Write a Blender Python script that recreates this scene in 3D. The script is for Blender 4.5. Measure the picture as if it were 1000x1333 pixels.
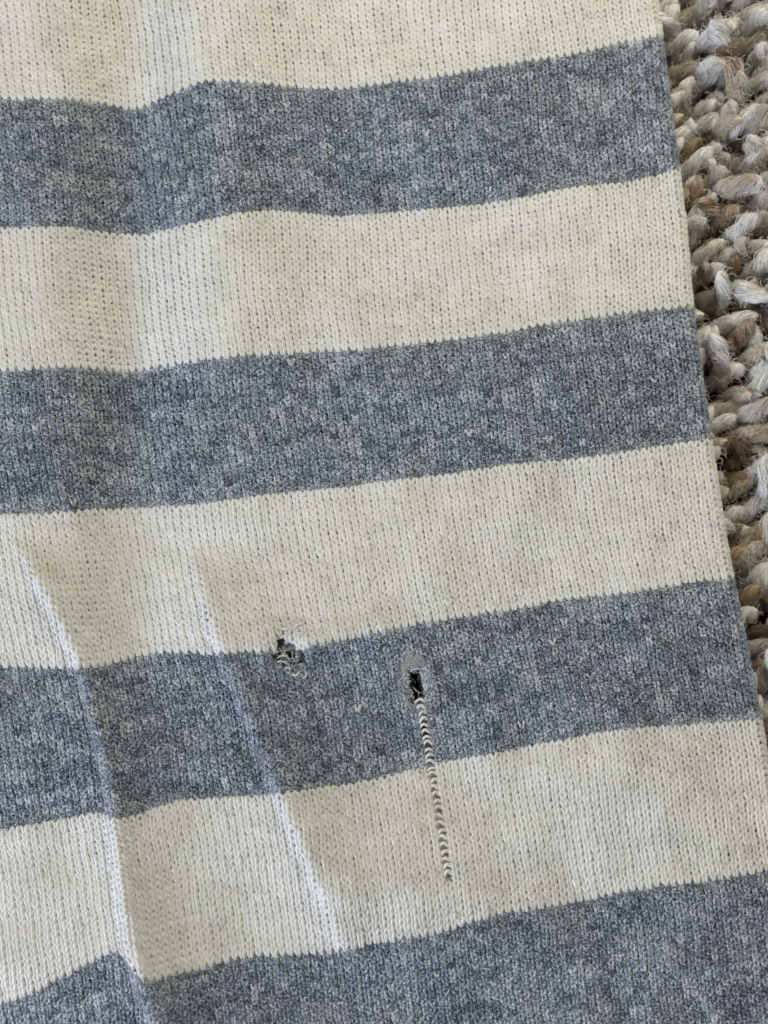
import bpy, math
import numpy as np

# ------------------------------------------------------------------ camera, world, lamps, exposure
for o in list(bpy.data.objects):
    bpy.data.objects.remove(o)
scene = bpy.context.scene
K = 0.00014                      # metres of cloth per photograph pixel at the middle of the frame
D = 0.225                        # camera distance
TILT = math.radians(9)
PX = K / D
CAM = np.array([0.0, -D * math.sin(TILT), D * math.cos(TILT)])
cam = bpy.data.cameras.new('camera')
cam.sensor_fit = 'VERTICAL'; cam.sensor_height = 24
cam.lens = 12.0 / (666.5 * PX)
cam.clip_start = 0.005; cam.clip_end = 20
cam.dof.use_dof = True; cam.dof.focus_distance = D * 0.985; cam.dof.aperture_fstop = 12.0
cam_o = bpy.data.objects.new('camera', cam)
cam_o.location = CAM; cam_o.rotation_euler = (TILT, 0, 0)
scene.collection.objects.link(cam_o); scene.camera = cam_o

world = bpy.data.worlds.new('World'); scene.world = world; world.use_nodes = True
bg = world.node_tree.nodes['Background']
bg.inputs[0].default_value = (1.0, 0.97, 0.90, 1); bg.inputs[1].default_value = 0.12

def area(name, loc, target, size, size_y, power, colour):
    l = bpy.data.lights.new(name, 'AREA'); l.shape = 'RECTANGLE'
    l.size = size; l.size_y = size_y; l.energy = power; l.color = colour
    o = bpy.data.objects.new(name, l); scene.collection.objects.link(o)
    o.location = loc
    from mathutils import Vector
    d = Vector(target) - Vector(loc)
    o.rotation_euler = d.to_track_quat('-Z', 'Y').to_euler()
    return o
area('window_light', (-0.41, -0.35, 0.19), (0, -0.03, 0), 0.24, 0.18, 2.95, (0.82, 0.87, 1.0))
area('room_light', (0.13, 0.32, 0.30), (0, 0.07, 0), 0.26, 0.26, 1.30, (1.0, 0.935, 0.75))

vs = scene.view_settings
vs.view_transform = 'Standard'; vs.look = 'None'; vs.exposure = 0.0; vs.gamma = 1.0
vs.use_curve_mapping = False
scene.render.engine = 'CYCLES'
scene.render.resolution_x = 768; scene.render.resolution_y = 1024

rng = np.random.default_rng(7)

# ------------------------------------------------------------------ helpers
def link(o, parent=None):
    scene.collection.objects.link(o)
    if parent is not None: o.parent = parent
    return o

def mesh_np(name, verts, quads, mats, parent=None, attrs=None, smooth=True, mat_index=None):
    me = bpy.data.meshes.new(name)
    nv, nf = len(verts), len(quads)
    w = quads.shape[1]
    me.vertices.add(nv); me.vertices.foreach_set('co', np.ascontiguousarray(verts, dtype=np.float32).ravel())
    me.loops.add(nf * w); me.loops.foreach_set('vertex_index', np.ascontiguousarray(quads, dtype=np.int32).ravel())
    me.polygons.add(nf)
    me.polygons.foreach_set('loop_start', np.arange(0, nf * w, w, dtype=np.int32))
    if smooth: me.polygons.foreach_set('use_smooth', np.ones(nf, dtype=bool))
    if mat_index is not None: me.polygons.foreach_set('material_index', mat_index.astype(np.int32))
    me.update(calc_edges=True)
    for k, v in (attrs or {}).items():
        a = me.attributes.new(k, 'FLOAT', 'POINT'); a.data.foreach_set('value', v.astype(np.float32))
    for m in mats: me.materials.append(m)
    o = bpy.data.objects.new(name, me)
    return link(o, parent)

def norm(v):
    return v / np.maximum(np.linalg.norm(v, axis=-1, keepdims=True), 1e-12)

def tubes(cent, rad, ref, sides):
    """cent (M,n,3), rad (M,n), ref (M,n,3) -> verts, quads"""
    M, n, _ = cent.shape
    T = norm(np.gradient(cent, axis=1))
    B = norm(np.cross(T, ref)); N2 = np.cross(B, T)
    ang = np.arange(sides) * 2 * math.pi / sides
    v = (cent[:, :, None, :] + rad[:, :, None, None] *
         (B[:, :, None, :] * np.cos(ang)[None, None, :, None] + N2[:, :, None, :] * np.sin(ang)[None, None, :, None]))
    idx = np.arange(M * n * sides).reshape(M, n, sides)
    a = idx[:, :-1, :]; b = idx[:, 1:, :]
    q = np.stack([a, b, np.roll(b, -1, axis=2), np.roll(a, -1, axis=2)], axis=-1)
    return v.reshape(-1, 3), q.reshape(-1, 4)

def hair(name, pts, rad, mat, parent=None, attrs=None):
    """pts (N,n,3), rad (N,n)"""
    N, n, _ = pts.shape
    c = bpy.data.hair_curves.new(name)
    c.add_curves([n] * N)
    c.position_data.foreach_set('vector', np.ascontiguousarray(pts, dtype=np.float32).ravel())
    a = c.attributes.get('radius') or c.attributes.new('radius', 'FLOAT', 'POINT')
    a.data.foreach_set('value', np.ascontiguousarray(rad, dtype=np.float32).ravel())
    for k, v in (attrs or {}).items():
        t = c.attributes.new(k, 'FLOAT', 'POINT'); t.data.foreach_set('value', v.astype(np.float32).ravel())
    c.materials.append(mat)
    o = bpy.data.objects.new(name, c)
    return link(o, parent)

def gsmooth(y, sig):
    r = int(3 * sig); k = np.exp(-0.5 * (np.arange(-r, r + 1) / sig) ** 2); k /= k.sum()
    return np.convolve(np.pad(y, r, mode='edge'), k, mode='valid')

def wave_noise(x, y, scale, seed, n=14):
    r = np.random.default_rng(seed); out = 0
    for _ in range(n):
        a = r.uniform(0, 2 * math.pi); f = 2 * math.pi / scale * r.uniform(0.5, 1.5)
        out = out + np.sin(f * (x * math.cos(a) + y * math.sin(a)) + r.uniform(0, 6.28))
    return out / math.sqrt(n)

def gss(x): return np.exp(-0.5 * x * x)
def sstep(a, b, x):
    t = np.clip((x - a) / (b - a), 0, 1); return t * t * (3 - 2 * t)

# ------------------------------------------------------------------ materials
def new_mat(name):
    m = bpy.data.materials.new(name); m.use_nodes = True
    nt = m.node_tree; return m, nt, nt.nodes['Principled BSDF']

def yarn_mat(name, ramp, rough=0.75, sheen=0.35, sheen_tint=(1, 1, 1, 1), fine=3000, mixw=(0.83, 0.17), bump=0.5):
    m, nt, b = new_mat(name)
    n = nt.nodes; l = nt.links
    tc = n.new('ShaderNodeTexCoord')
    nz = n.new('ShaderNodeTexNoise'); nz.inputs['Scale'].default_value = fine; nz.inputs['Detail'].default_value = 3
    l.new(tc.outputs['Object'], nz.inputs['Vector'])
    mp = n.new('ShaderNodeMapping'); mp.inputs['Scale'].default_value = (150, 230, 200)
    l.new(tc.outputs['Object'], mp.inputs['Vector'])
    n2 = n.new('ShaderNodeTexNoise'); n2.inputs['Scale'].default_value = 1.0; n2.inputs['Detail'].default_value = 4
    l.new(mp.outputs[0], n2.inputs['Vector'])
    at = n.new('ShaderNodeAttribute'); at.attribute_name = 'tone'
    m1 = n.new('ShaderNodeMath'); m1.operation = 'MULTIPLY_ADD'
    l.new(nz.outputs[0], m1.inputs[0]); m1.inputs[1].default_value = mixw[0]
    m2 = n.new('ShaderNodeMath'); m2.operation = 'MULTIPLY_ADD'
    l.new(n2.outputs[0], m2.inputs[0]); m2.inputs[1].default_value = mixw[1]
    l.new(at.outputs['Fac'], m2.inputs[2]); l.new(m2.outputs[0], m1.inputs[2])
    cr = n.new('ShaderNodeValToRGB')
    els = cr.color_ramp.elements
    while len(els) < len(ramp): els.new(0.5)
    for e, (p, c) in zip(els, ramp):
        e.position = p; e.color = (*c, 1)
    l.new(m1.outputs[0], cr.inputs[0]); l.new(cr.outputs[0], b.inputs['Base Color'])
    b.inputs['Roughness'].default_value = rough
    b.inputs['Specular IOR Level'].default_value = 0.25
    b.inputs['Sheen Weight'].default_value = sheen
    b.inputs['Sheen Roughness'].default_value = 0.45
    b.inputs['Sheen Tint'].default_value = sheen_tint
    if bump:
        bp = n.new('ShaderNodeBump'); bp.inputs['Strength'].default_value = bump; bp.inputs['Distance'].default_value = 0.00006
        l.new(nz.outputs[0], bp.inputs['Height']); l.new(bp.outputs[0], b.inputs['Normal'])
    return m

BLUE = [(0.345, (0.018, 0.028, 0.050)), (0.455, (0.138, 0.175, 0.235)), (0.555, (0.35, 0.405, 0.48)), (0.67, (0.71, 0.745, 0.80))]
CREAM = [(0.30, (0.65, 0.65, 0.615)), (0.5, (0.82, 0.82, 0.79)), (0.70, (0.915, 0.915, 0.895))]
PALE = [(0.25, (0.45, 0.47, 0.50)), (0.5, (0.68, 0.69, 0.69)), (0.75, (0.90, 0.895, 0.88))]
mat_blue = yarn_mat('blue_heather_yarn', BLUE)
mat_cream = yarn_mat('cream_yarn', CREAM, mixw=(0.6, 0.4), bump=0.3)
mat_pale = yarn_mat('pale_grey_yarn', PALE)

# ------------------------------------------------------------------ the lie of the cloth (photograph pixels as a plan, then metres)
W = 10.4                          # wale pitch
NB = 23                           # courses per stripe
XS = np.arange(-420, 1400)
def curve(pts, sig=13):
    p = np.array(pts, float); return gsmooth(np.interp(XS, p[:, 0], p[:, 1]), sig)
E = [
 curve([(-420, 110), (0, 134), (70, 133), (120, 138), (180, 148), (225, 126), (270, 112), (330, 113), (440, 121), (560, 106), (720, 80), (860, 52), (1400, -60)]),
 curve([(-420, 285), (0, 301), (90, 300), (140, 308), (195, 314), (240, 297), (310, 280), (360, 280), (440, 286), (580, 276), (720, 256), (880, 228), (1400, 120)]),
 curve([(-420, 500), (0, 488), (90, 481), (165, 491), (230, 478), (330, 465), (460, 461), (600, 444), (760, 420), (895, 403), (1400, 300)]),
 curve([(-420, 730), (0, 676), (150, 668), (250, 662), (360, 650), (560, 624), (740, 602), (925, 578), (1400, 480)]),
 curve([(-420, 920), (0, 872), (120, 872), (160, 866), (205, 855), (350, 853), (430, 840), (520, 820), (700, 792), (830, 772), (960, 757), (1400, 660)]),
 curve([(-420, 1180), (0, 1087), (70, 1072), (132, 1058), (152, 1072), (180, 1066), (235, 1046), (400, 1034), (480, 1020), (560, 1003), (690, 974), (780, 957), (985, 941), (1400, 850)], 7),
 curve([(-420, 1480), (0, 1312), (60, 1286), (150, 1243), (165, 1248), (188, 1284), (230, 1272), (320, 1250), (440, 1244), (520, 1228), (620, 1203), (740, 1178), (860, 1158), (1000, 1138), (1400, 1040)], 7),
]
def shifted(e, dy): return e + dy
LEV = [shifted(E[0], -352), shifted(E[0], -174)] + E + [shifted(E[6], 205), shifted(E[6], 415)]
LEV = np.array(LEV)                # levels k = -2 .. 8
LT = (np.arange(len(LEV)) - 2) * NB
# cubic (Catmull-Rom) in t, linear in x
def Y_of(t, x):
    f = np.clip(t / NB + 2, 0.001, len(LEV) - 1.001)
    i = np.floor(f).astype(int); u = f - i
    xi = np.clip(x - XS[0], 0, len(XS) - 1.001); j = np.floor(xi).astype(int); v = xi - j
    def L(k):
        k = np.clip(k, 0, len(LEV) - 1); return LEV[k, j] * (1 - v) + LEV[k, j + 1] * v
    p0, p1, p2, p3 = L(i - 1), L(i), L(i + 1), L(i + 2)
    p0 = np.where(i - 1 < 0, 2 * p1 - p2, p0); p3 = np.where(i + 2 > len(LEV) - 1, 2 * p2 - p1, p3)
    return 0.5 * (2 * p1 + (p2 - p0) * u + (2 * p0 - 5 * p1 + 4 * p2 - p3) * u * u + (3 * p1 - p0 - 3 * p2 + p3) * u ** 3)
YS = np.arange(-500, 1900)
REDGE = gsmooth(np.interp(YS, [-500, 0, 130, 228, 300, 405, 450, 590, 700, 760, 850, 940, 1000, 1100, 1333, 1900],
                          [796, 855, 871, 884, 892, 901, 907, 927, 943, 955, 973, 990, 999, 1015, 1046, 1120]), 18)
def edge_x(y): return np.interp(y, YS, REDGE)

# creases in the lower left, as (y, x)
def ridge_x(y, pts):
    p = np.array(pts, float); return np.interp(y, p[:, 0], p[:, 1])
R1 = [(600, -20), (700, 18), (745, 40), (800, 71), (860, 100), (930, 120), (1000, 136), (1060, 145), (1110, 149), (1170, 157), (1230, 167), (1280, 181), (1333, 197), (1500, 250)]
R2 = [(640, 225), (700, 238), (760, 257), (850, 286), (900, 307), (960, 332), (1010, 351), (1060, 371), (1130, 402), (1180, 424), (1260, 455), (1500, 540)]
YY = np.arange(500, 1600)
R1S = gsmooth(ridge_x(YY, R1), 20); R2S = gsmooth(ridge_x(YY, R2), 20)
HOLES = [(374, 848), (546, 892)]
def height(x, y):
    h = 0
    env = 1 - sstep(330, 760, y)
    h = h + env * (-42 * gss((x - 168) / 44) + 26 * gss((x - 292) / 66) + 8 * gss((x - 50) / 55))
    mid = sstep(300, 600, y) * (1 - sstep(800, 1000, y))
    h = h + mid * -20 * gss((x - 168) / 44)
    d1 = x - np.interp(y, YY, R1S); a1 = sstep(700, 775, y) * (0.7 + 0.3 * sstep(900, 1100, y))
    s = lambda d, w: 0.5 * (1 + np.tanh(d / w))
    h = h + a1 * 28 * (s(d1 + 2, 4.4) * np.exp(-np.maximum(d1, 0) / 75) )
    h = h + a1 * 7 * np.where(d1 < 0, gss(d1 / 30), np.exp(-np.maximum(d1, 0) / 75))
    d2 = x - np.interp(y, YY, R2S); a2 = sstep(690, 840, y) * (1 - sstep(1130, 1320, y))
    h = h + a2 * 22 * (s(d2 + 2, 5.0) * np.exp(-np.maximum(d2, 0) / 100))
    h = h + a2 * 6 * np.where(d2 < 0, gss(d2 / 32), np.exp(-np.maximum(d2, 0) / 100))
    h = h + 4.5 * wave_noise(x, y, 330, 11) + 1.6 * wave_noise(x, y, 120, 12)
    # the cloth is drawn towards the worn holes
    for (hx, hy), (rx, ry) in zip(HOLES, [(34, 30), (26, 38)]):
        r = np.sqrt(((x - hx) / rx) ** 2 + ((y - hy) / ry) ** 2)
        h = h + 5.5 * gss((r - 0.75) / 0.35)
    h = h + 14
    h = h + 10 * gss((y - 835 + (x - 420) * 0.45) / 15) * sstep(385, 420, x) * (1 - sstep(430, 540, x))
    return h

def ray_at(x, y, zpx):
    """point over plan pixel (x,y) at height zpx (in pixels of cloth)"""
    dx = (x - 500) * PX; dy = -(y - 666.5) * PX
    c, s_ = math.cos(TILT), math.sin(TILT)
    wx = dx; wy = dy * c + 1 * s_; wz = dy * s_ - 1 * c
    z = zpx * K
    t = (z - CAM[2]) / wz
    return np.stack([wx * t + CAM[0], wy * t + CAM[1], z + 0 * t], axis=-1)

RF = 8.0                          # radius of the folded edge
def plan(s, t):
    """s = wales inward from the folded edge, t = courses -> plan x, y, drop"""
    a = s * W                      # arc length inward from the fold's outermost line
    q = math.pi / 2 * RF
    phi = np.clip((q - a) / RF, 0, math.pi)      # 0 on the flat front, pi underneath
    off = np.where(a > q, a - q, 0) - RF * np.sin(phi) + RF
    under = np.maximum(-a - q, 0); off = off + under
    drop = -RF + RF * np.cos(phi)
    x = 900 - off; y = Y_of(t, x)
    for _ in range(7):
        x = edge_x(y) - off
        y = Y_of(t, x)
    return x, y, drop

# push the stitches apart beside the ladder and round the holes
def st_of(px, py):
    """inverse of plan, for a single point"""
    s, t = 40.0, 50.0
    for _ in range(60):
        x, y, _d = plan(np.array(s), np.array(t))
        s += float(x - px) / W * 0.8; t += float(py - y) / 8.2 * 0.8
    return s, t
S_L, T_L1 = st_of(551, 925)
_, T_L2 = st_of(585, 1150)
S_L = round(S_L - 0.5) + 0.5
H1 = st_of(*HOLES[0]); H2 = st_of(*HOLES[1])
H2 = (S_L + 0.25, H2[1])

def surf(s, t):
    ds = s - S_L
    amp = 0.0 * sstep(T_L1 - 4, T_L1 + 2, t) * (1 - sstep(T_L2 - 3, T_L2 + 1, t))
    s2 = s + amp * np.tanh(ds / 0.35) * np.exp(-np.abs(ds) / 1.6)
    t2 = t
    for (hs, ht), (rs, rt), k in ((H1, (1.9, 2.2), 0.3), (H2, (1.2, 2.9), 0.45)):
        u = (s2 - hs) / rs; v = (t2 - ht) / rt; r = np.sqrt(u * u + v * v) + 1e-6
        p = k * np.exp(-np.maximum(r - 0.6, 0) / 0.5)
        s2 = s2 + p * u / r * 0.9; t2 = t2 + p * v / r * 0.8
    # slight unevenness of the knitting
    s2 = s2 + 0.10 * wave_noise(s, t, 19, 21) + 0.05 * wave_noise(s, t, 6, 22)
    t2 = t2 + 0.16 * wave_noise(s, t, 15, 23)
    x, y, drop = plan(s2, t2)
    fade = sstep(-20, 190, edge_x(y) - x)
    z = height(x, y) * fade + drop
    return ray_at(x, y, z)

def surf_n(s, t, e=0.15):
    p = surf(s, t)
    du = surf(s + e, t) - p; dv = surf(s, t + e) - p
    n = norm(np.cross(du, dv))          # s runs leftwards, t runs down the picture
    return p, n

# ------------------------------------------------------------------ carpet (the surface under the sweater)
def carpet_mat(name, c1, c2):
    m, nt, b = new_mat(name); n = nt.nodes; l = nt.links
    at = n.new('ShaderNodeAttribute'); at.attribute_name = 'ply'
    tc = n.new('ShaderNodeTexCoord')
    nz = n.new('ShaderNodeTexNoise'); nz.inputs['Scale'].default_value = 420; nz.inputs['Detail'].default_value = 4
    l.new(tc.outputs['Object'], nz.inputs['Vector'])
    oi = n.new('ShaderNodeObjectInfo')
    mx = n.new('ShaderNodeMix'); mx.data_type = 'RGBA'
    mx.inputs[6].default_value = (*c1, 1); mx.inputs[7].default_value = (*c2, 1)
    l.new(at.outputs['Fac'], mx.inputs[0])
    hs = n.new('ShaderNodeHueSaturation')
    ma = n.new('ShaderNodeMapRange'); ma.inputs[1].default_value = 0.3; ma.inputs[2].default_value = 0.7
    ma.inputs[3].default_value = 0.82; ma.inputs[4].default_value = 1.08
    l.new(nz.outputs[0], ma.inputs[0]); l.new(ma.outputs[0], hs.inputs['Value'])
    l.new(mx.outputs[2], hs.inputs['Color']); l.new(hs.outputs[0], b.inputs['Base Color'])
    b.inputs['Roughness'].default_value = 0.36; b.inputs['Specular IOR Level'].default_value = 0.45
    b.inputs['Sheen Weight'].default_value = 0.15
    return m
WHT, OAT, TAN, BRN, GRY = (0.94, 0.93, 0.91), (0.68, 0.60, 0.49), (0.44, 0.325, 0.215), (0.23, 0.16, 0.105), (0.68, 0.64, 0.58)
cmats = [carpet_mat('white_carpet_yarn', WHT, WHT), carpet_mat('white_oat_carpet_yarn', WHT, GRY), carpet_mat('oat_carpet_yarn', OAT, GRY),
         carpet_mat('tan_carpet_yarn', OAT, TAN), carpet_mat('brown_carpet_yarn', TAN, BRN)]
CW = np.array([0.48, 0.13, 0.17, 0.12, 0.10])
m_back, ntb, bb = new_mat('jute_carpet_backing')
bb.inputs['Base Color'].default_value = (0.10, 0.075, 0.055, 1); bb.inputs['Roughness'].default_value = 0.95
nzb = ntb.nodes.new('ShaderNodeTexNoise'); nzb.inputs['Scale'].default_value = 300
bpb = ntb.nodes.new('ShaderNodeBump'); bpb.inputs['Strength'].default_value = 0.6; bpb.inputs['Distance'].default_value = 0.001
ntb.links.new(nzb.outputs[0], bpb.inputs['Height']); ntb.links.new(bpb.outputs[0], bb.inputs['Normal'])

ZB = -0.0125                       # carpet backing
g = np.linspace(-0.24, 0.24, 13)
gx, gy = np.meshgrid(g, g); gv = np.stack([gx.ravel(), gy.ravel(), np.full(gx.size, ZB)], 1)
gi = np.arange(169).reshape(13, 13)
gq = np.stack([gi[:-1, :-1], gi[:-1, 1:], gi[1:, 1:], gi[1:, :-1]], -1).reshape(-1, 4)
carpet = mesh_np('carpet', gv, gq, [m_back])
carpet['kind'] = 'structure'
carpet['label'] = 'flecked white, beige and brown cut pile carpet under the striped sweater'

def tuft_lines(seed, bend, L):
    """centre line of one tuft, its two plies"""
    r = np.random.default_rng(seed)
    n = 22; u = np.linspace(0, 1, n)
    ang = 0.12 + bend * sstep(0.12, 0.95, u)
    yaw = r.uniform(-0.5, 0.5) * u ** 2
    dl = L / (n - 1)
    x = np.concatenate([[0], np.cumsum(np.sin(ang[:-1]) * np.cos(yaw[:-1]) * dl)])
    y = np.concatenate([[0], np.cumsum(np.sin(ang[:-1]) * np.sin(yaw[:-1]) * dl)])
    z = np.concatenate([[0], np.cumsum(np.cos(ang[:-1]) * dl)])
    c = np.stack([x, y, z], 1)
    T = norm(np.gradient(c, axis=0)); B = norm(np.cross(T, np.array([0.0, 1.0, 0.05]))); N = np.cross(B, T)
    return u, c, T, B, N

def make_tuft(seed, bend, L):
    r = np.random.default_rng(seed + 100)
    u, c, T, B, N = tuft_lines(seed, bend, L)
    tw = r.uniform(0.8, 1.5); ph0 = r.uniform(0, 6.28)
    env = np.clip(np.sqrt(np.clip((1.0 - u) / 0.16, 0, 1)), 0.12, 1) * (0.70 + 0.42 * u)
    vs_, qs, ply, base = [], [], [], 0
    fib, frad, fply = [], [], []
    for k in range(2):
        ph = ph0 + k * math.pi + tw * 2 * math.pi * u
        off = 0.00048
        pc = c + off * (B * np.cos(ph)[:, None] + N * np.sin(ph)[:, None]) * np.minimum(1, env)[:, None]
        rad = 0.00104 * env * (1 + 0.08 * np.sin(u * 17 + r.uniform(0, 6)))
        v, q = tubes(pc[None], (rad * 0.84)[None], np.broadcast_to(B, (1,) + B.shape) + 0.01, 8)
        # close the tip
        tip = len(v); v = np.vstack([v, pc[-1] + T[-1] * 0.0001])
        ring = np.arange(tip - 8, tip)
        q = np.vstack([q, np.stack([ring, np.roll(ring, -1), np.full(8, tip), np.full(8, tip)], 1)])
        vs_.append(v); qs.append(q + base); base += len(v); ply.append(np.full(len(v), float(k)))
        nf = 190
        a0 = r.uniform(0, 6.28, nf)[:, None]; m = 13
        us = r.uniform(0.05, 0.55, nf); ue = np.minimum(1.0, us + r.uniform(0.3, 0.6, nf)); 
        uu = us[:, None] + (ue - us)[:, None] * np.linspace(0, 1, m)[None]
        def ev(arr): return np.stack([np.interp(uu, u, arr[:, i]) for i in range(3)], -1)
        rr = np.interp(uu, u, rad)
        a = a0 + uu * 2 * math.pi * r.uniform(0.2, 1.3, nf)[:, None]
        swell = r.uniform(0.82, 1.08, nf)[:, None] + 0.55 * r.random(nf)[:, None] ** 4 * np.sin(np.linspace(0, 1, m) * math.pi)[None]
        p = ev(pc) + (ev(B) * np.cos(a)[..., None] + ev(N) * np.sin(a)[..., None]) * (rr * swell)[..., None]
        p += r.normal(0, 0.00003, p.shape)
        fib.append(p); frad.append(np.full(p.shape[:2], 0.000046) * r.uniform(0.6, 1.4, (nf, 1))); fply.append(np.full(p.shape[:2], float(k)))
        # stray frizz standing off the yarn
        nf2 = 60; m = 13
        us = r.uniform(0.25, 0.95, nf2); P0 = np.stack([np.interp(us, u, pc[:, i]) for i in range(3)], -1)
        d = norm(r.normal(0, 1, (nf2, 3)) + np.array([0, 0, 0.3])); r0 = np.interp(us, u, rad)
        e1 = norm(np.cross(d, r.normal(0, 1, (nf2, 3)))); e2 = np.cross(d, e1)
        w = np.linspace(0, 1, m)[None, :, None]; Lf = r.uniform(0.0008, 0.0026, nf2)[:, None, None]
        cr = r.uniform(0.0002, 0.0006, nf2)[:, None, None]; fr = r.uniform(2.0, 5.0, nf2)[:, None, None]
        p = P0[:, None] + d[:, None] * (r0[:, None, None] * 0.8 + Lf * (w - 0.35 * w * w)) + cr * w * (e1[:, None] * np.sin(fr * w * 2) + e2[:, None] * np.cos(fr * w * 2)) + e1[:, None] * Lf * 0.6 * w * w
        fib.append(p); frad.append(np.full(p.shape[:2], 0.000030)); fply.append(np.full(p.shape[:2], float(k)))
    return (np.vstack(vs_), np.vstack(qs), np.concatenate(ply), np.vstack(fib), np.vstack(frad), np.vstack(fply), c)

tuft_proto = []
for i in range(12):
    r = np.random.default_rng(500 + i)
    bend = [1.2, 0.8, 1.3, 0.45, 0.95, 1.35, 0.3, 1.15, 0.65, 0.9, 0.4, 1.1][i]
    L = r.uniform(0.0125, 0.0150)
    if bend < 0.7: L *= 0.85
    v, q, ply, f, fr, fp, c = make_tuft(40 + i, bend, L)
    me_o = mesh_np('tuft', v, q, [cmats[0]], attrs={'ply': ply})
    fb_o = hair('fibres', f, fr, cmats[0], None, {'ply': fp})
    keep_r = [0, 4, 8, 12, 15, 18, 20, 21]; vv, qq = [], []
    for k in range(2):
        ring = v[k * 177:k * 177 + 176].reshape(22, 8, 3)[keep_r][:, [0, 1, 3, 4, 6]]
        nr = len(keep_r); ii = np.arange(nr * 5).reshape(nr, 5) + k * nr * 5
        vv.append(ring.reshape(-1, 3)); qq.append(np.stack([ii[:-1], ii[1:], np.roll(ii[1:], -1, 1), np.roll(ii[:-1], -1, 1)], -1).reshape(-1, 4))
    tuft_proto.append((me_o, fb_o, c[:, 2].max(), np.vstack(vv), np.vstack(qq)))

def world_to_px(p):
    c, s_ = math.cos(TILT), math.sin(TILT)
    d = p - CAM
    yc = d[1] * c + d[2] * s_; zc = -d[1] * s_ + d[2] * c
    return 500 + d[0] / -zc / PX, 666.5 - yc / -zc / PX
spots = []
sp = 0.0039
rows = np.arange(-0.125, 0.125, sp * 0.86)
for j, y in enumerate(rows):
    for x in np.arange(-0.10, 0.125, sp):
        spots.append((x + (j % 2) * sp / 2 + rng.uniform(-1, 1) * 0.0012, y + rng.uniform(-1, 1) * 0.0012))
first = set(); pile = []
cnt = 0
for (x, y) in spots:
    vi = int(rng.integers(12)); ci = int(rng.choice(5, p=CW)); rz = rng.normal(math.radians(38), math.radians(42)); sc = rng.uniform(0.88, 1.12)
    px, py = world_to_px(np.array([x, y, -0.006]))
    ex = float(edge_x(py))
    top = tuft_proto[vi][2] * sc
    lim = None
    if px < ex + 22:                               # pressed down under the sweater
        nx = np.array([-45, 0, 45, -45, 0, 45, -45, 0, 45.0]); ny = np.array([-45, -45, -45, 0, 0, 0, 45, 45, 45.0])
        hh = float(np.min(height(px + nx, py + ny) * sstep(-20, 190, ex - px - nx))) - 16     # lie of the back layer above
        lim = min(-0.0029, hh * K - 0.0008) - ZB
        if px > ex - 25: rz = rng.normal(math.radians(25), math.radians(28))
    else:
        lim = rng.uniform(0.0088, 0.0142)
    sz = sc * (lim / top if (lim < top or px >= ex + 22) else 1.0)
    inview = ex - 45 < px < 1030 and -25 < py < 1360
    if inview:
        me_o, fb_o = tuft_proto[vi][:2]
        if vi in first:
            a = me_o.copy(); b2 = fb_o.copy(); scene.collection.objects.link(a); scene.collection.objects.link(b2)
        else:
            a, b2 = me_o, fb_o; first.add(vi)
        a.parent = carpet; b2.parent = a; b2['kind'] = 'stuff'
        a.location = (x, y, ZB - 0.0003); a.rotation_euler = (0, 0, rz); a.scale = (sc, sc, sz)
        for o in (a, b2):
            o.material_slots[0].link = 'OBJECT'; o.material_slots[0].material = cmats[ci]
        cnt += 1
    else:
        pile.append((x, y, vi, ci, rz, sc, sz))
print('tufts in view', cnt)
pv, pq, pm, base = [], [], [], 0
HX, HY = ray_at(np.array(551.0), np.array(897.0), -30.0)[:2]
for (x, y, vi, ci, rz, sc, sz) in pile:
    v, q = tuft_proto[vi][3], tuft_proto[vi][4]
    px, py = world_to_px(np.array([x, y, 0]))
    if px < edge_x(py) - 60 and (abs(x) < 0.06): 
        if rng.random() < 0.5: continue            # never seen, deep under the cloth
    c_, s_ = math.cos(rz), math.sin(rz)
    w = np.stack([(v[:, 0] * c_ - v[:, 1] * s_) * sc + x, (v[:, 0] * s_ + v[:, 1] * c_) * sc + y, v[:, 2] * sz + ZB - 0.0003], 1)
    if math.hypot(x - HX, y - HY) < 0.0085: continue
    pv.append(w); pq.append(q + base); pm.append(np.full(len(q), ci)); base += len(w)
print('pile tufts', len(pv), 'quads', sum(len(a) for a in pq))
o = mesh_np('outer_pile', np.vstack(pv), np.vstack(pq), cmats, carpet, mat_index=np.concatenate(pm))
o['kind'] = 'stuff'

# ------------------------------------------------------------------ the striped sweater
root = bpy.data.objects.new('striped_sweater', None); link(root)
root.empty_display_size = 0.02
root['label'] = 'cream and heather blue striped knit sweater with two moth holes and a ladder'
root['category'] = 'sweater'

NW = 121                            # wales inward of the fold
S0 = -5                            # wales wrapped under the fold
T0, T1 = -34, 180                  # courses
NP = 10
tau = np.linspace(0, 1, NP); th = 2 * math.pi * tau
LS = tau + 1.55 / (2 * math.pi) * np.sin(2 * th) + 0.042 * np.sin(th)      # across the wale
LY = 0.86 * np.cos(th)                                # down the picture is +t, so feet at +
LZ = -0.13 * np.cos(2 * th)
RY = 0.205 * W * K                                    # yarn radius

def present(s, t):
    """s, t are stitch centres; False where the knitting is gone"""
    a = 0.35 * np.sin(s * 2.1 + t * 1.3)
    e1 = ((s - H1[0]) / 1.8) ** 2 + ((t - H1[1] + 0.35 * (s - H1[0])) / 2.5) ** 2 < 1.0 + a
    e2 = (np.abs(s - H2[0]) < np.where(np.abs(t - H2[1] + 0.3) > 1.1, 0.9, 0.5)) & (np.abs(t - H2[1]) < 2.8 + 0.6 * np.sin(s * 9))
    lad = (np.abs(s - S_L) < 0.3) & (t > H2[1]) & (t < T_L2)
    return ~(e1 | e2 | lad), lad & ~e2

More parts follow.
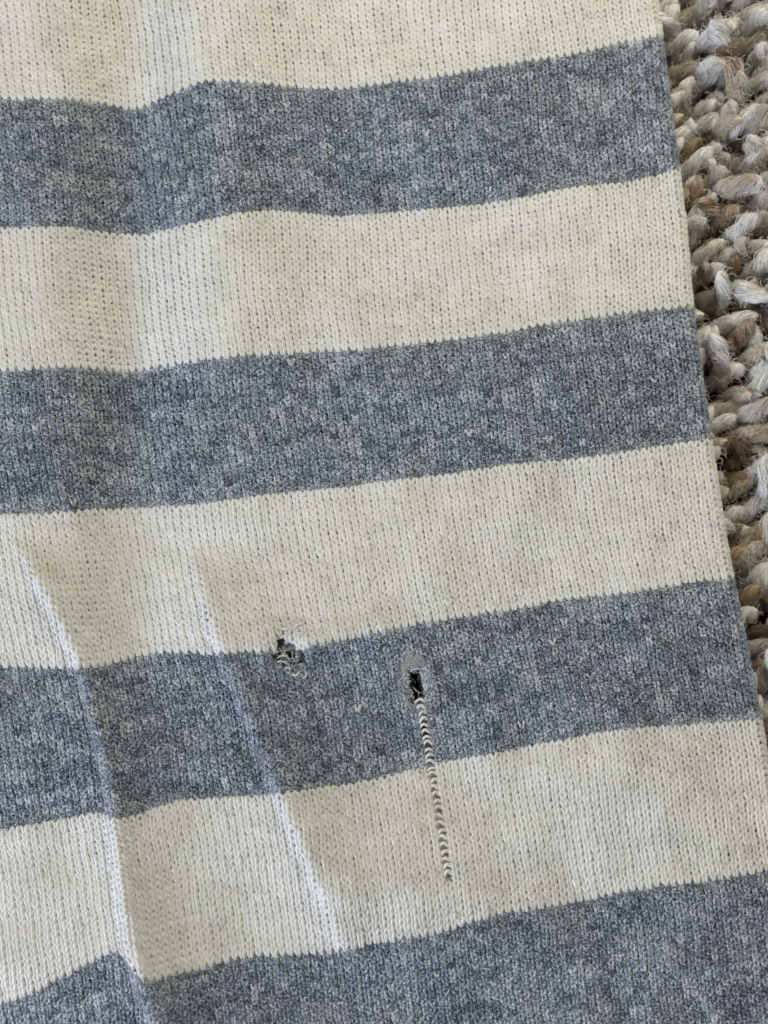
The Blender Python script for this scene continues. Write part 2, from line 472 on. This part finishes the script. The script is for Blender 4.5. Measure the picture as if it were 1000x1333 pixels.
def knit(name, c0, c1, mat, parent, seed):
    r = np.random.default_rng(seed)
    ss, tt = np.meshgrid(np.arange(S0, NW) + 0.5, np.arange(c0, c1) + 0.0)
    tone = r.normal(0, 1, ss.shape)
    t2 = tone.copy()
    for k in range(1, ss.shape[1]): t2[:, k] = 0.72 * t2[:, k - 1] + 0.69 * tone[:, k]
    tone = 0.009 * t2 + 0.030 * r.normal(0, 1, ss.shape)
    keep, _ = present(ss, tt)
    ss, tt, tone = ss[keep], tt[keep], tone[keep]
    M = len(ss)
    jit = lambda a: r.normal(0, a, (M, 1))
    s = ss[:, None] - 0.5 + LS[None] + jit(0.035) * np.sin(th)[None] ** 2 + 0.05 * r.normal(0, 1, (M, 1)) * np.sin(2 * th)[None]
    t = tt[:, None] + LY[None] * (1 + jit(0.05)) + jit(0.04) * np.sin(th / 2)[None]
    p, n = surf_n(s, t)
    z = (LZ[None] * (1 + jit(0.15)) + jit(0.025) * np.sin(th)[None] ** 2) * W * K
    cen = p + n * z[..., None]
    rad = RY * (1.28 if mat is mat_cream else 1.09) * (1 + jit(0.09)) * (1 + 0.10 * np.sin(th)[None] ** 2)
    v, q = tubes(cen, rad, n, 5)
    at = np.repeat(tone, NP * 5)
    o = mesh_np(name, v, q, [mat], parent, {'tone': at})
    return o, len(q)

def fuzz(name, s, t, r, mat, parent, lmin=0.0004, lmax=0.0015, rad=0.000014, lift=0.35, m=6):
    """short loose fibres lying over and standing off the yarn"""
    N = len(s)
    p, n = surf_n(s, t)
    rnd = r.normal(0, 1, (N, 3)); d = norm(rnd - n * np.sum(rnd * n, 1, keepdims=True))
    e = np.cross(n, d)
    L = r.uniform(lmin, lmax, N)[:, None, None]; w = np.linspace(0, 1, m)[None, :, None]
    up = (r.random(N) ** 2 * lift)[:, None, None]
    cv = r.normal(0, 0.5, N)[:, None, None]
    pts = p[:, None] + n[:, None] * (0.10 * W * K + L * (up * w * 1.6 - 0.5 * up * w * w)) + d[:, None] * L * w + e[:, None] * L * cv * w * w
    rr = np.full((N, m), rad) * (1 - 0.6 * np.linspace(0, 1, m))[None] * r.uniform(0.7, 1.3, (N, 1))
    o = hair(name, pts, rr, mat, parent, {'tone': np.repeat(r.normal(0.06, 0.1, N), m)})
    o['kind'] = 'stuff'
    return o

quads = 0
bands = []
edges = [T0] + [k * NB for k in range(-1, 8)]
edges = sorted(set([e for e in edges if T0 <= e <= T1] + [T1]))
if edges[1] - edges[0] < 6: edges.pop(1)
stripe_objs = []
for i, (a, b) in enumerate(zip(edges[:-1], edges[1:])):
    k = int(math.floor((a + 0.5 * (b - a)) / NB))
    blue = (k % 2 == 0)
    mat = mat_blue if blue else mat_cream
    o, nq = knit('blue_stripe' if blue else 'cream_stripe', a, b, mat, root, 300 + i)
    quads += nq
    o['label'] = 'heather blue knitted stripe' if blue else 'cream knitted stripe'
    stripe_objs.append((o, a, b, blue))
    r = np.random.default_rng(900 + i)
    n = int(NW * (b - a) * (13.0 if not blue else 10.0))
    s = r.uniform(0.3, NW, n); t = r.uniform(a, b, n)
    kp, _ = present(s, t); s, t = s[kp], t[kp]
    # more of it along the folded edge
    s = np.concatenate([s, r.uniform(-0.8, 1.2, 500)]); t = np.concatenate([t, r.uniform(a, b, 500)])
    nb = 4000                       # fibres straying over the borders of the stripe
    s = np.concatenate([s, r.uniform(0.3, NW, 2 * nb)]); t = np.concatenate([t, a - 0.3 + r.normal(0, 0.5, nb), b - 0.8 + r.normal(0, 0.5, nb)])
    kp, _ = present(s, t); s, t = s[kp], t[kp]
    fuzz('fuzz', s, t, r, mat, o)
print('knit quads', quads)

def stripe_at(t):
    for o, a, b, blue in stripe_objs:
        if a - 0.5 <= t < b - 0.5: return o, blue
    return stripe_objs[-1][0], stripe_objs[-1][3]

# rungs of the ladder below the right-hand hole
for t in range(int(math.ceil(H2[1])) + 2, int(T_L2)):
    _, lad = present(np.array([S_L]), np.array([float(t)]))
    if not lad[0]: continue
    r = np.random.default_rng(2000 + t)
    so, blue = stripe_at(t)
    n = 13; w = np.linspace(-1, 1, n)
    half = (0.62 + r.uniform(-0.05, 0.05)) * (1 - 0.35 * sstep(T_L2 - 5, T_L2, t))
    ss = S_L + w * half + r.normal(0, 0.03)
    tt = t + 0.35 - (0.75 + r.normal(0, 0.12)) * (1 - w ** 2) + 0.16 * w * r.normal(0, 1)
    p, nn = surf_n(ss, tt)
    zz = (0.36 * (1 - w ** 2) - 0.10) * W * K
    cen = p + nn * zz[:, None]
    rad = np.full(n, 0.19 * W * K) * r.uniform(0.85, 1.1) * (1 - 0.15 * np.abs(w))
    v, q = tubes(cen[None], rad[None], nn[None], 8)
    mesh_np('ladder_rung', v, q, [mat_pale if blue else mat_cream], root, {'tone': np.full(len(v), 0.10 + r.normal(0, 0.04))})

# loose ends of snapped yarn round the holes: (plan px, px, height px)
LOOSE = [
 (mat_cream, 1.7, [(365, 815, 4), (369, 820, 7), (376, 818, 8), (379, 812, 5)]),
 (mat_cream, 2.0, [(381, 826, 3), (384, 816, 7), (391, 811, 8), (398, 813, 4)]),
 (mat_pale, 1.5, [(372, 828, 3), (377, 825, 6), (381, 818, 7)]),
 (mat_cream, 1.9, [(362, 833, 1), (366, 830, 5), (372, 826, 6), (380, 828, 4)]),
 (mat_cream, 1.7, [(352, 836, 4), (356, 842, 8), (358, 850, 6), (355, 853, 1)]),
 (mat_cream, 1.6, [(386, 834, 4), (393, 836, 7), (396, 844, 5), (395, 850, 2)]),
 (mat_pale, 2.0, [(360, 858, 1), (365, 854, 5), (371, 853, 7), (375, 858, 4)]),
 (mat_blue, 1.8, [(366, 838, -5), (374, 840, -2), (383, 838, 0), (388, 846, -3)]),
 (mat_blue, 1.6, [(372, 848, -7), (380, 844, -4), (388, 848, -3), (391, 856, -2)]),
 (mat_pale, 1.6, [(358, 866, 2), (362, 861, 6), (370, 861, 7), (374, 866, 4)]),
 (mat_pale, 2.0, [(379, 876, 3), (384, 880, 7), (389, 877, 7), (391, 871, 3)]),
 (mat_pale, 1.5, [(371, 874, 3), (373, 869, 6), (378, 870, 6), (377, 876, 2)]),
 (mat_pale, 1.5, [(383, 868, -2), (390, 864, 2), (395, 868, 3), (393, 874, 1)]),
 (mat_pale, 1.3, [(534, 876, 2), (537, 871, 6), (544, 870, 7), (549, 874, 3)]),
 (mat_pale, 1.2, [(548, 872, 2), (553, 870, 6), (558, 873, 5), (559, 879, 1)]),
 (mat_pale, 1.6, [(551, 903, -2), (557, 900, 3), (563, 904, 5), (566, 911, 2)]),
 (mat_pale, 1.2, [(556, 917, 1), (563, 917, 4), (568, 912, 4), (566, 905, 1)]),
 (mat_blue, 1.6, [(537, 893, -3), (541, 899, 0), (546, 902, -1), (544, 908, -4)]),
 (mat_pale, 1.5, [(542, 919, 2), (547, 917, 6), (553, 922, 7), (556, 931, 3)]),
]
rl = np.random.default_rng(31)
for k in range(24):                # fine broken strands across the left-hand hole
    c0 = rl.uniform(0, 6.28); c1 = c0 + rl.uniform(1.6, 3.6); rx, ry = rl.uniform(13, 19), rl.uniform(13, 24)
    x0_, y0_, x1_, y1_ = 375 + rx * math.cos(c0), 853 + ry * math.sin(c0), 375 + rx * math.cos(c1), 853 + ry * math.sin(c1)
    mx_, my_ = (x0_ + x1_) / 2 + rl.normal(0, 5), (y0_ + y1_) / 2 + rl.normal(0, 4)
    LOOSE.append(([mat_blue, mat_blue, mat_blue, mat_pale][k % 4], rl.uniform(0.6, 1.5), [(x0_, y0_, rl.uniform(0, 3)), (mx_, my_, rl.uniform(-5, 3)), (x1_ + rl.normal(0, 2), y1_ + rl.normal(0, 2), rl.uniform(-2, 4))]))
for k in range(7):                 # and a few in the right-hand one
    y0_ = rl.uniform(872, 914); sgn = 1 if k % 2 else -1; x0_ = 547 + (y0_ - 890) * 0.12 + sgn * 13
    LOOSE.append(([mat_blue, mat_blue, mat_pale][k % 3], rl.uniform(0.6, 1.2), [(x0_, y0_, 1), (x0_ - sgn * rl.uniform(4, 7), y0_ + rl.normal(0, 4), rl.uniform(-2, 2)), (x0_ - sgn * rl.uniform(8, 12), y0_ + rl.normal(0, 6), rl.uniform(-6, -1))]))
for k in range(16):                # frayed ends along the top and sides of the right-hand hole
    an = rl.normal(-math.pi / 2, 0.9); x0_, y0_ = 546 + 13 * math.cos(an), 890 + 21 * math.sin(an)
    dx_, dy_ = math.cos(an) * rl.uniform(3, 9) + rl.normal(0, 3), math.sin(an) * rl.uniform(2, 7) + rl.normal(0, 3)
    LOOSE.append((mat_pale, rl.uniform(0.6, 1.1), [(x0_ - 0.5 * dx_, y0_ - 0.4 * dy_, 0), (x0_ + rl.normal(0, 1.5), y0_ + rl.normal(0, 1.5), 4), (x0_ + dx_, y0_ + dy_, rl.uniform(3, 6))]))
for i, (mt, rr, pts) in enumerate(LOOSE):
    P = np.array(pts, float); n = 13
    u = np.linspace(0, len(P) - 1, n); f = np.linspace(0, len(P) - 1, len(P))
    fine = np.stack([gsmooth(np.interp(np.linspace(0, len(P) - 1, 61), f, P[:, j]), 5)[::5] for j in range(3)], 1)
    h = height(fine[:, 0], fine[:, 1])
    cen = ray_at(fine[:, 0], fine[:, 1], h + fine[:, 2] - 2.5)
    w = np.linspace(-1, 1, n)
    rad = rr * 0.72 * K * (1 - 0.75 * np.abs(w) ** 3)
    ref = np.broadcast_to(np.array([0.1, 0.15, 1.0]), cen.shape)
    v, q = tubes(cen[None], rad[None], ref[None], 7)
    o = mesh_np('loose_yarn', v, q, [mt], root, {'tone': np.full(len(v), 0.05)})

# bristly fluff along the rims of the holes
r = np.random.default_rng(77)
for (hs, ht), (rs, rt), n, mt in ((H1, (2.4, 3.2), 900, mat_blue), (H2, (1.4, 3.5), 700, mat_pale)):
    a = r.uniform(0, 2 * math.pi, n); q_ = 1.0 + np.abs(r.normal(0, 0.28, n))
    o = fuzz('rim_fluff', hs + rs * q_ * np.cos(a), ht + rt * q_ * np.sin(a), r, mt, root, 0.0005, 0.0017, 0.000014, 0.7, 7)

a = r.normal(-math.pi / 2 - 0.35, 0.75, 700)
o = fuzz('rim_fluff', H2[0] - 1.35 * (0.95 + np.abs(r.normal(0, 0.25, 700))) * np.cos(a), H2[1] + 3.5 * (0.98 + np.abs(r.normal(0, 0.2, 700))) * np.sin(a), r, mat_pale, root, 0.0004, 0.0013, 0.000015, 0.9, 7)
# worn, brushed-up fibres along the two creases, coloured pale to paint in their highlight
r = np.random.default_rng(78)
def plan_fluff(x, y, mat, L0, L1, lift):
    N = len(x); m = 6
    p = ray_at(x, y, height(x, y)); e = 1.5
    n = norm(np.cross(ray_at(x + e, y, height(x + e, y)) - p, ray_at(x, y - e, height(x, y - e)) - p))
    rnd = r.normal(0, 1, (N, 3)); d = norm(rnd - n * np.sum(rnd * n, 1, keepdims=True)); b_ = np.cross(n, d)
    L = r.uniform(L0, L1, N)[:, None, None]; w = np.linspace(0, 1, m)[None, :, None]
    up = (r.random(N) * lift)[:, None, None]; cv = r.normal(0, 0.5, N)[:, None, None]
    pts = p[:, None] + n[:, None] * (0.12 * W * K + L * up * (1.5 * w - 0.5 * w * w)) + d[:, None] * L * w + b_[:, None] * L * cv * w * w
    o = hair('crease_highlight_fluff', pts, np.full((N, m), 0.000013) * (1 - 0.5 * w[..., 0]), mat, root, {'tone': np.repeat(r.normal(0.26, 0.08, N), m)})
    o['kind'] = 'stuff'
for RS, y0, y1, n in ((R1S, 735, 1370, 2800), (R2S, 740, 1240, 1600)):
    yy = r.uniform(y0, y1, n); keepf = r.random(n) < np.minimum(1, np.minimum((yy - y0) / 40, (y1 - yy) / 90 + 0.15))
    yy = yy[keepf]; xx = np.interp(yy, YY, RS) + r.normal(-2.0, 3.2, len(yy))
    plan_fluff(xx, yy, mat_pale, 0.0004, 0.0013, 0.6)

# the back of the sweater, lying flat beneath the front
bs, bt = np.meshgrid(np.linspace(-4.5, NW - 6, 120), np.linspace(T0 + 1, T1 - 2, 214))
a = bs * W
x0 = edge_x(Y_of(bt, 900 + 0 * bs)) - RF - np.maximum(a, -40) - 20
yb = Y_of(bt, x0)
for _ in range(5):
    x0 = edge_x(yb) - 14 - (bs + 4.5) * W; yb = Y_of(bt, x0)
sag = 8 * gss((x0 - 548) / 34) * gss((yb - 894) / 40) + 12 * gss((x0 - 376) / 28) * gss((yb - 850) / 32)
touch = gss((x0 - (560 + (yb - 1010) * 0.18)) / 26) * sstep(930, 970, yb) * (1 - sstep(1160, 1200, yb))
bz = np.minimum(-2 * RF - 1.0, height(x0, yb) * sstep(-20, 190, edge_x(yb) - x0) - 16)
bz = bz + touch * (height(x0, yb) * sstep(-20, 190, edge_x(yb) - x0) - 3.6 - bz)
bp_ = ray_at(x0, yb, bz + 0 * np.minimum(-2 * RF - 1.0, height(x0, yb) - 16) + 0.6 * wave_noise(x0, yb, 160, 31) - sag)
def striped(name):
    m = yarn_mat(name, BLUE); nt = m.node_tree; n = nt.nodes; l = nt.links
    at = n.new('ShaderNodeAttribute'); at.attribute_name = 'course'
    cr2 = n.new('ShaderNodeValToRGB'); els = cr2.color_ramp.elements
    els.new(0.5)
    for e, (p, c) in zip(els, CREAM): e.position = p; e.color = (*c, 1)
    crs = [x for x in n if x.type == 'VALTORGB']; old = [x for x in crs if x is not cr2][0]
    l.new(old.inputs[0].links[0].from_socket, cr2.inputs[0])
    m1 = n.new('ShaderNodeMath'); m1.operation = 'MULTIPLY'; m1.inputs[1].default_value = 1 / (2.0 * NB); l.new(at.outputs['Fac'], m1.inputs[0])
    m2 = n.new('ShaderNodeMath'); m2.operation = 'FRACT'; l.new(m1.outputs[0], m2.inputs[0])
    m3 = n.new('ShaderNodeMath'); m3.operation = 'GREATER_THAN'; m3.inputs[1].default_value = 0.5; l.new(m2.outputs[0], m3.inputs[0])
    mx = n.new('ShaderNodeMix'); mx.data_type = 'RGBA'
    l.new(m3.outputs[0], mx.inputs[0]); l.new(old.outputs[0], mx.inputs[6]); l.new(cr2.outputs[0], mx.inputs[7])
    l.new(mx.outputs[2], n['Principled BSDF'].inputs['Base Color'])
    return m
bi = np.arange(bs.size).reshape(bs.shape)
bq = np.stack([bi[:-1, :-1], bi[1:, :-1], bi[1:, 1:], bi[:-1, 1:]], -1).reshape(-1, 4)
qc = bp_.reshape(-1, 3)[bq].mean(1)
hc = ray_at(np.array(551.0), np.array(897.0), -17.0)
bq = bq[np.hypot((qc[:, 0] - hc[0]) / (17 * K), (qc[:, 1] - hc[1]) / (34 * K)) > 1]     # moth hole right through
o = mesh_np('back_layer', bp_.reshape(-1, 3), bq, [striped('striped_knit_back')], root, {'course': bt.ravel() + 4 * NB, 'tone': np.zeros(bs.size)})
o['label'] = 'back layer of the sweater seen through the holes'
